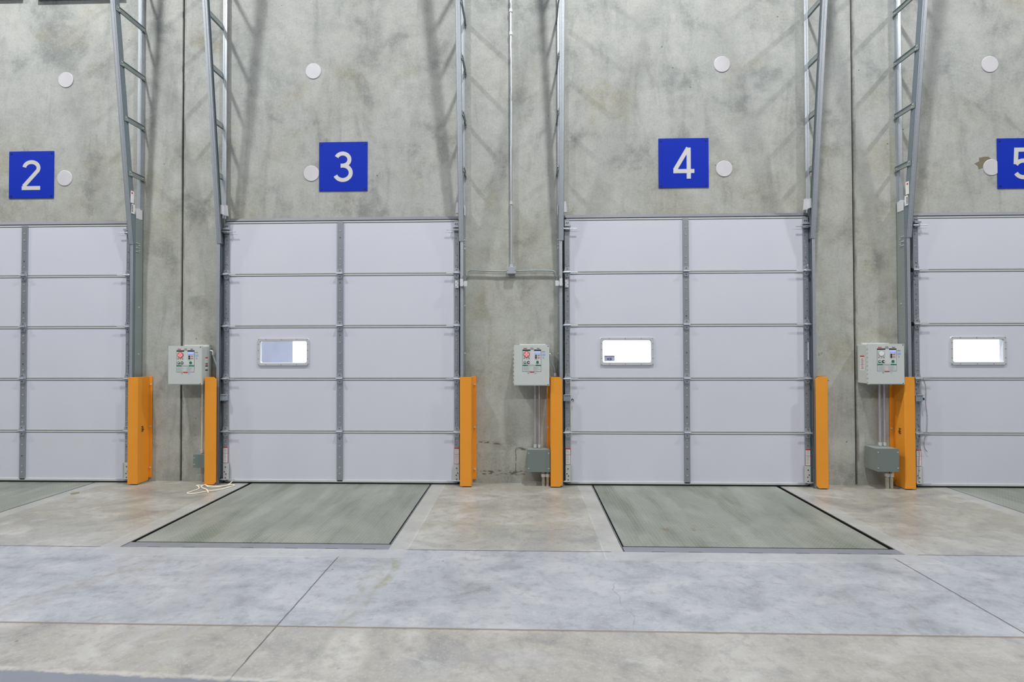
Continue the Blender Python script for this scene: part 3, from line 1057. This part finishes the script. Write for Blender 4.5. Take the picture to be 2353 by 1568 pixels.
# ------------------------------------------------------------------ round wall caps
for (x, z, lab) in ((-5.504, 4.798, 'white round wall cap high above and right of the number 2 sign'),
                    (-5.507, 3.610, 'white round wall cap just right of the number 2 sign'),
                    (-2.493, 4.846, 'white round wall cap high above and left of the number 3 sign'),
                    (-2.512, 3.629, 'white round wall cap touching the left edge of the number 3 sign'),
                    (2.287, 4.835, 'white round wall cap high above and right of the number 4 sign'),
                    (2.302, 3.622, 'white round wall cap just right of the number 4 sign'),
                    (5.292, 4.776, 'white round wall cap high above and left of the number 5 sign'),
                    (5.293, 3.598, 'white round wall cap partly under the left edge of the number 5 sign')):
    b = MB()
    r = 0.093
    b.tube([(x, 0, z), (x, -0.0035, z), (x, -0.0055, z)], [r, r, r - 0.004], 32)
    o = b.build('wall_cap', MT['white'])
    tag(o, lab, 'wall cap', 'round white wall caps')

# ------------------------------------------------------------------ chipped concrete around one cap
b = MB()
pts = []
for i in range(14):
    a = 2 * PI * i / 14
    r = 0.085 * (1 + 0.35 * random.uniform(-1, 1))
    pts.append((5.235 + 1.15 * r * math.cos(a), 0, 3.645 + 0.75 * r * math.sin(a)))
b.prism(pts, (0, -0.0012, 0), (0, 0.01, 0))
MT['chip'] = plain('chipped_concrete', (122, 116, 94), 0.95, var=0.25, scale=30)
tag(b.build('concrete_chip', MT['chip']), 'brown chipped patch of concrete behind the cap beside sign 5', 'chipped patch')


# ------------------------------------------------------------------ control boxes
def control_box(x0, x1, z0, z1, label, lit=True, side=None):
    root = thing('dock_control_box', ((x0 + x1) / 2, 0, z0), label, 'control box', 'light grey dock control boxes')
    D0 = -0.195
    b = MB()
    b.box(x0 + .008, x1 - .008, D0 + .022, -0.022, z0 + .008, z1 - .008)
    for zz in (z0 + .02, z1 - .02):
        b.box(x0 + .02, x1 - .06, -0.022, -0.001, zz - .012, zz + .012)
    b.box(x0 + .06, x1 - .03, -0.03, -0.001, z1 - .008, z1 + .012)
    b.build('enclosure', MT['lgrey'], root, bevel=0.003)
    b = MB()
    b.box(x0, x1, D0, D0 + 0.021, z0, z1, 0)
    b.box(x0 + .004, x1 - .014, D0 - .0012, D0 - .0002, z0 + .004, z0 + .008, 1)
    lid = b.build('lid', [MT['lgrey'], MT['mgrey']], root, bevel=0.004)
    b = MB()
    for q in range(9):
        zz = z0 + .04 + q * (z1 - z0 - .08) / 8
        b.tube([(x0 - .003, D0 + .012, zz - .014), (x0 - .003, D0 + .012, zz + .014)], 0.006, 8)
    b.build('lid_hinge', MT['lgrey'], lid)
    for zz in (z0 + .012, z1 - .012):
        b = MB()
        b.disc(x1 - .014, D0, zz, 0.005, 0.003, 10)
        b.build('lid_screw', MT['hole'], lid)

    def U(zx):
        return x0 + (zx / 13.07 + 1160 - 1181) * 0.00485

    def V(zy):
        return z1 - (zy / 13.07 + 780 - 793) * 0.00485
    y = D0

    def rect(b, a, c, d, e, m, lift=0.0004):
        b.box(U(a), U(c), y - lift, y - 0.0, V(d), V(e), m)
    b = MB()
    rect(b, 530, 1090, 305, 975, 1, .0004)
    rect(b, 538, 1082, 312, 966, 0, .0008)
    rect(b, 535, 770, 312, 345, 1, .0012)
    rect(b, 875, 1083, 312, 345, 1, .0012)
    rect(b, 545, 770, 352, 605, 2, .0011)
    rect(b, 880, 1078, 352, 605, 2, .0011)
    rect(b, 535, 1083, 764, 800, 3, .0012)
    rect(b, 690, 920, 772, 792, 2, .0014)
    rect(b, 545, 1075, 806, 955, 2, .0012)
    for q in range(7):
        for (a, c) in ((560, 780), (850, 1055)):
            zy = 825 + q * 18
            rect(b, a, c - random.uniform(0, 90), zy, zy + 6, 4, .0015)
    rect(b, 745, 882, 968, 996, 5, .0014)
    rect(b, 1110, 1212, 430, 495, 6, .0008)
    rect(b, 1115, 1200, 520, 580, 2, .0006)
    rect(b, 1140, 1172, 530, 570, 4, .0009)
    rect(b, 1110, 1205, 355, 385, 4, .0006)
    b.prism([(U(628), 0, V(590)), (U(680), 0, V(590)), (U(654), 0, V(548))], (0, y - .0018, 0), (0, y, 0), 7)
    for q in (580, 725):
        b.prism([(U(q - 16), 0, V(582)), (U(q + 16), 0, V(582)), (U(q), 0, V(545))], (0, y - .0018, 0), (0, y, 0), 1)
    for q in (645, 650):
        rect(b, 560, 745, 722, 728, 4, .0012)
    rect(b, 915, 1045, 722, 728, 4, .0012)
    rect(b, 985, 1050, 478, 500, 5, .0014)
    rect(b, 985, 1050, 545, 567, 5, .0014)
    o = b.build('label_panel', [MT['panel_grey'], MT['black_print'], MT['lgrey'], MT['green'], MT['text'], MT['red'], MT['bluelab'], MT['yellow']], root)
    o['label'] = 'printed control label with icons, green bar and instructions'
    text_mesh('serco', 0.017, U(612), y - .0005, V(268), MT['red'], 'wordmark', root, 0.0010)
    text_mesh('MASTER', 0.0085, U(812), y - .0005, V(258), MT['black_print'], 'panel_title', root)
    text_mesh('CONTROL', 0.0085, U(812), y - .0005, V(288), MT['black_print'], 'panel_title', root)
    text_mesh('Panel', 0.014, U(1005), y - .0005, V(270), MT['black_print'], 'panel_title', root, 0.0004)
    # stop light
    cx, cz = U(653), V(450)
    b = MB()
    b.disc(cx, y, cz, 0.0335, 0.004, 28, 0)
    b.disc(cx, y - .004, cz, 0.028, 0.001, 28, 1)
    if lit:
        for sg in (1, -1):
            for q in range(7):
                t = (q - 3) * 0.0078
                b.disc(cx + t, y - .005, cz + sg * t, 0.0046, 0.0012, 8, 2)
                if abs(q - 3) > 1:
                    b.disc(cx + t * .9, y - .005, cz + sg * t * .45, 0.0032, 0.0012, 8, 2)
                    b.disc(cx + t * .45, y - .005, cz + sg * t * .9, 0.0032, 0.0012, 8, 2)
    o = b.build('stop_light', [MT['black_print'] if lit else MT['text'], MT['label'], MT['ledred']], root)
    o['label'] = 'round lens with a lit red X' if lit else 'round unlit lens'
    b = MB()
    b.box(U(895), U(1066), y - .003, y, V(368), V(432))
    b.build('display', MT['lcd'], root)
    for (zx, zy, r, m, mm) in ((935, 490, .0095, 'black_print', None), (935, 552, .0095, 'black_print', None),
                               (600, 685, .0145, 'green', 'label'), (708, 685, .0145, 'black_print', 'label'), (980, 682, .0145, 'green', None)):
        b = MB()
        b.disc(U(zx), y, V(zy), r, 0.006, 20, 0)
        if mm:
            b.disc(U(zx) + (.003 if m == 'black_print' else 0), y - .006, V(zy) + (.0 if m == 'green' else -.002), r * .5, 0.002, 14, 1)
        b.build('push_button', [MT[m], MT[mm or m]], root)
    for (zx, m) in ((703, 'text'), (920, 'bluelab')):
        b = MB()
        b.disc(U(zx), y, V(1015), 0.009, 0.001, 16)
        b.build('print_seal', MT[m], root)
    if side:
        b = MB()
        xs_ = (x1 - .008) if side > 0 else (x0 + .008)
        e = side * 0.001

        def sb(ya, yb_, za, zb, m, l=1):
            b.box(xs_, xs_ + e * l, ya, yb_, za, zb, m)
        ya, yb_ = (-0.125, -0.085) if side > 0 else (-0.125, -0.065)
        zc = z1 - .13
        if side > 0:
            for q, m in enumerate((1, 0, 0, 1, 2, 0, 2)):
                sb(ya, yb_, zc - q * .024 - .012, zc - q * .024, m)
        else:
            sb(ya, yb_, zc - .165, zc, 0)
            sb(ya, yb_, zc - .014, zc, 1, 2)
            for q in range(9):
                sb(ya + .008, yb_ - .008 - random.random() * .012, zc - .03 - q * .014 - .004, zc - .03 - q * .014, 2 if q % 3 else 1, 2)
        b.build('side_sticker', [MT['label'], MT['red'], MT['black_print']], root)
    return root


control_box(-4.066, -3.678, 1.152, 1.594, 'grey dock control box with lit red X over the left wall joint, beside door 3', True, 1)
control_box(-0.119, 0.275, 1.141, 1.595, 'grey dock control box with lit red X between doors 3 and 4', True)
control_box(3.757, 4.143, 1.155, 1.599, 'grey dock control box with unlit grey lens beside door 5', False, -1)


# ------------------------------------------------------------------ junction boxes
def junction_box(x0, x1, z0, z1, d, label):
    root = thing('junction_box', ((x0 + x1) / 2, 0, z0), label, 'junction box', 'grey junction boxes by the floor')
    b = MB()
    b.box(x0 + .003, x1 - .003, -d + .003, -0.022, z0 + .003, z1 - .003)
    b.box(x0 + .03, x1 - .08, -0.024, -0.001, z0 + .03, z1 - .03)
    b.build('box_body', MT['mgrey'], root, bevel=0.002)
    b = MB()
    b.box(x0, x1, -d, -d + .003, z0, z1)
    b.build('cover', MT['mgrey3'], root, bevel=0.001)
    for sx in (x0 + .014, x1 - .014):
        for sz in ((z0 + .04), (z1 - .04)):
            b = MB()
            b.disc(sx, -d, sz, 0.006, 0.003, 10)
            b.build('screw', MT['screw'], root)


MT['mgrey3'] = plain('box_cover_grey', (112, 124, 122), 0.5, var=0.04)
junction_box(0.028, 0.282, 0.168, 0.419, 0.15, 'square grey junction box low on the wall left of door 4')
junction_box(3.832, 4.070, 0.205, 0.457, 0.20, 'deep square grey junction box low on the wall left of door 5')
junction_box(-3.840, -3.660, 0.182, 0.337, 0.10, 'small grey junction box half hidden by the guard left of door 3')


# ------------------------------------------------------------------ conduits
def conduit(pts, r, label, couplings=(), mat='galv', ends=True):
    b = MB()
    b.tube(pts, r, 10, 0)
    o = b.build('electrical_conduit', MT[mat], smooth=True)
    tag(o, label, 'conduit', 'metal electrical conduits')
    for c in couplings:
        q = MB()
        q.tube([Vector(c) - Vector((0, 0, .018)), Vector(c) + Vector((0, 0, .018))], r * 1.45, 10)
        q.build('coupling', MT['screw'], o, smooth=True)
    return o


def bez(p0, p1, p2, p3, n=14):
    out = []
    for i in range(n + 1):
        t = i / n
        a = Vector(p0) * (1 - t) ** 3 + Vector(p1) * 3 * t * (1 - t) ** 2 + Vector(p2) * 3 * t * t * (1 - t) + Vector(p3) * t ** 3
        out.append(a)
    return out


conduit([(-0.151, -0.03, 2.495), (-0.151, -0.03, 7.0)], 0.0130, 'long thin conduit rising up the wall between doors 3 and 4',
        [(-0.151, -0.03, z) for z in (2.512, 3.242, 5.222, 5.493)])
conduit(bez((-0.203, -0.03, 2.450), (-.35, -.03, 2.445), (-.45, -.03, 2.462), (-0.61, -0.03, 2.462)) + bez((-0.625, -0.03, 2.461), (-.655, -.03, 2.458), (-.668, -.035, 2.44), (-0.672, -0.05, 2.395), 6), 0.008,
        'flexible conduit running left from the small wall box to the door 3 track', mat='cablemetal' if 'cablemetal' in MT else 'galv_dark')
conduit(bez((-0.098, -0.03, 2.453), (.05, -.03, 2.458), (.18, -.03, 2.458), (0.315, -0.03, 2.452)) + bez((0.33, -0.03, 2.450), (.355, -.03, 2.446), (.366, -.035, 2.42), (0.368, -0.05, 2.375), 6), 0.008,
        'flexible conduit running right from the small wall box to the door 4 track', mat='galv_dark')
root = thing('conduit_box', (-0.151, 0, 2.42), 'small grey conduit box at the foot of the long wall conduit', 'conduit box')
b = MB()
b.box(-0.200, -0.102, -0.060, -0.001, 2.422, 2.492, 0)
b.build('box_body', MT['mgrey2'], root, bevel=0.006)
b = MB()
b.box(-0.204, -0.098, -0.0645, -0.0605, 2.418, 2.496, 0)
b.disc(-0.195, -0.0645, 2.457, .004, .002, 8, 1)
b.disc(-0.107, -0.0645, 2.457, .004, .002, 8, 1)
b.build('cover', [MT['galv'], MT['hole']], root, bevel=0.003)

for x, w in ((0.118, 'left'), (0.166, 'right')):
    conduit([(x, -0.06, 1.150), (x, -0.06, 0.418)], 0.0125, '%s of the two straight conduits below the control box between doors 3 and 4' % w, [(x, -.06, .440)])
for x, w in ((3.975, 'left'), (4.025, 'right')):
    conduit([(x, -0.06, 1.163), (x, -0.06, 0.456)], 0.0130, '%s of the two straight conduits below the control box beside door 5' % w, [(x, -.06, .478)])
conduit([(-3.770, -0.05, 1.160), (-3.770, -0.05, 0.336)], 0.0120, 'single straight conduit below the control box beside door 3', [(-3.77, -.05, .36), (-3.77, -.05, .86)], mat='lgrey')
for x, w in ((0.208, 'left'), (0.258, 'right')):
    conduit([(x, -0.09, 0.169), (x, -0.09, 0.0)], 0.019, '%s of the two short thick stubs under the junction box by door 4' % w, [(x, -.09, .12)], mat='rustpipe')
for x, w in ((4.008, 'left'), (4.052, 'right')):
    conduit([(x, -0.11, 0.206), (x, -0.11, 0.0)], 0.018, '%s of the two short thick stubs under the junction box by door 5' % w, [(x, -.11, .15)], mat='rustpipe')
# curved feeds from the control boxes to the tracks
conduit([(0.268, -0.10, 1.495), (0.288, -0.10, 1.495)] + bez((0.290, -0.10, 1.475), (.292, -.09, 1.38), (.345, -.08, 1.36), (0.345, -0.06, 1.262)), 0.0115,
        'curved flexible conduit leaving the right side of the middle control box', [(0.345, -.06, 1.255)], mat='galv')
conduit([(-3.686, -0.05, 1.535), (-3.655, -0.05, 1.535)] + bez((-3.645, -0.05, 1.515), (-3.642, -.05, 1.42), (-3.585, -.05, 1.38), (-3.585, -0.05, 1.262)), 0.0115,
        'curved flexible conduit leaving the right side of the left control box', [(-3.585, -.05, 1.25), (-3.643, -.05, 1.505)], mat='galv')


# ------------------------------------------------------------------ photo sensors on the tracks
def sensor(xo, s, label):
    root = thing('track_sensor', (xo, -0.13, 2.30), label, 'sensor', 'white sensors on the door tracks')
    b = MB()
    b.box(xo - s * .040, xo - s * .006, -0.160, -0.133, 2.262, 2.345, 0)
    b.build('sensor_head', MT['white2'], root, bevel=0.002)
    b = MB()
    b.box(xo + s * .001, xo + s * .040, -0.150, -0.134, 2.262, 2.322, 0)
    b.box(xo - s * .006, xo + s * .010, -0.148, -0.140, 2.275, 2.310, 0)
    b.build('terminal_box', MT['white2'], root, bevel=0.002)
    b = MB()
    b.tube(bez((xo - s * .02, -0.150, 2.345), (xo - s * .02, -.15, 2.40), (xo + s * .02, -.13, 2.40), (xo + s * .022, -0.142, 2.322)), 0.004, 6)
    b.build('sensor_cable', MT['mgrey'], root, smooth=True)


sensor(-0.690, 1, 'white sensor clipped on the right track of door 3')
sensor(0.388, -1, 'white sensor clipped on the left track of door 4')
for (x0, x1, lab) in ((-0.795, -0.752, 'white perforated magnet plate at the right stile of door 3 beside the sensor'), (0.462, 0.500, 'white perforated magnet plate at the left stile of door 4 beside the sensor')):
    b = MB()
    b.box(x0, x1, YF - 0.030, YF - 0.0205, 2.252, 2.338, 0)
    for q in range(4):
        b.disc((x0 + x1) / 2 + (.01 if q % 2 else -.008), YF - 0.030, 2.265 + q * .02, .004, .002, 8, 1)
    b.box(x0 + .01, x1 - .01, YF - 0.021, YF - 0.0135, 2.27, 2.32, 0)
    tag(b.build('magnet_plate', [MT['white2'], MT['hole']]), lab, 'magnet plate', 'white magnet plates on the door stiles')


# ------------------------------------------------------------------ ropes
def smooth_path(pts, n=8, closed=False):
    P = [Vector(p) for p in pts]
    out = []
    for i in range(len(P) - 1):
        p0 = P[max(i - 1, 0)]
        p1, p2 = P[i], P[i + 1]
        p3 = P[min(i + 2, len(P) - 1)]
        for q in range(n):
            t = q / n
            out.append(0.5 * ((2 * p1) + (-p0 + p2) * t + (2 * p0 - 5 * p1 + 4 * p2 - p3) * t * t + (-p0 + 3 * p1 - 3 * p2 + p3) * t ** 3))
    out.append(P[-1])
    return out


rp = [(-3.385, -.082, .03), (-3.39, -.15, .007), (-3.42, -.20, .006), (-3.50, -.21, .006), (-3.60, -.19, .006), (-3.68, -.178, .006), (-3.73, -.19, .006), (-3.69, -.22, .006), (-3.625, -.30, .006), (-3.63, -.38, .006),
      (-3.64, -.455, .006), (-3.56, -.47, .006), (-3.47, -.39, .006), (-3.38, -.34, .006), (-3.33, -.27, .006), (-3.30, -.18, .007), (-3.36, -.17, .012), (-3.45, -.24, .008), (-3.55, -.25, .010), (-3.63, -.19, .014),
      (-3.66, -.21, .006), (-3.60, -.28, .008), (-3.49, -.36, .012), (-3.42, -.44, .006)]
b = MB()
b.tube(smooth_path(rp, 6), 0.0062, 7)
tag(b.build('pull_rope', MT['rope'], smooth=True), 'loose white pull rope looped on the floor by door 3', 'rope')
b = MB()
b.tube(smooth_path([(0.520, -0.112, 1.212), (0.524, -0.104, 1.15), (0.522, -0.088, 1.0), (0.524, -0.086, 0.7), (0.530, -0.086, 0.5), (0.520, -0.086, 0.35)], 6), 0.004, 6)
o = b.build('pull_rope', MT['rope'], smooth=True)
tag(o, 'thin white pull cord hanging at the left stile of door 4', 'rope')
b = MB()
b.tube([(0.528, -0.098, 0.965), (0.540, -0.098, 0.985), (0.552, -0.096, 0.970), (0.545, -0.094, 0.95)], 0.006, 6)
b.build('knot', MT['black_print'], o)
b = MB()
b.tube(smooth_path([(4.40, -0.112, 1.212), (4.425, -0.10, 1.20), (4.46, -0.088, 1.10), (4.455, -0.086, 0.95), (4.47, -0.086, 0.80), (4.46, -0.086, 0.62), (4.435, -0.086, 0.52), (4.44, -0.086, 0.44), (4.47, -0.086, 0.40)], 6), 0.004, 6)
tag(b.build('pull_rope', MT['cord'], smooth=True), 'grey wavy cord hanging over the left edge of door 5', 'rope')
b = MB()
b.tube(smooth_path([(4.395, -0.104, 1.205), (4.39, -0.10, 0.9), (4.385, -0.094, 0.65), (4.37, -0.096, 0.3), (4.358, -0.094, 0.08)], 6), 0.003, 6)
o = b.build('pull_rope', MT['cord'], smooth=True)
tag(o, 'straight taut grey cord along the left stile of door 5', 'rope')
b = MB()
b.box(4.388, 4.425, -0.110, -0.090, 0.975, 1.000)
b.build('toggle', MT['black_print'], o)

# ------------------------------------------------------------------ small things on the slab
b = MB()
b.tube([(-4.874, -0.466, 0.0), (-4.874, -0.466, 0.004)], 0.036, 20)
tag(b.build('floor_plug', MT['chip']), 'small round brown plug set in the slab right of leveler 2', 'floor plug')

# ------------------------------------------------------------------ outside
b = MB()
x = -4.30
b.box(x - 0.20, x, 0.45, 3.05, -0.6, 4.2, 0)
tag(b.build('wing_wall', MT['outwall']), 'blue-grey wing wall outside, seen through the window of door 3', 'outside wall')

for i, (x0, x1, zb) in enumerate(((-6.70, -6.045, 5.80), (-5.86, -4.78, 5.775))):  # added steel strips, set high so mostly their shadow shows
    b = MB()
    b.box(x0, x1, -0.03, -0.0005, zb, zb + 0.20, 0)
    b.box(x0, x1, -0.04, -0.03, zb, zb + 0.012, 0)
    tag(b.build('trim_%d' % (i + 7), MT['galv_dark']), 'added steel ledger angle shading the wall at the top left, %s one' % ('left' if i == 0 else 'right'), 'ledger', kind='structure')

# faint pencilled letters on the concrete right of door 4
MT['pencil'] = plain('pencil_mark', (116, 116, 112), 0.9)
b = MB()
for st in ([(3.300, 1.545), (3.302, 1.470)], [(3.302, 1.470), (3.330, 1.474)], [(3.345, 1.500), (3.348, 1.474), (3.362, 1.474), (3.366, 1.500)], [(3.380, 1.476), (3.382, 1.500), (3.398, 1.498)]):
    stroke(b, st, 0.004, -0.0002, 0.0006)
tag(b.build('pencil_mark', MT['pencil']), 'faint pencilled letters on the bare concrete right of door 4', 'writing')
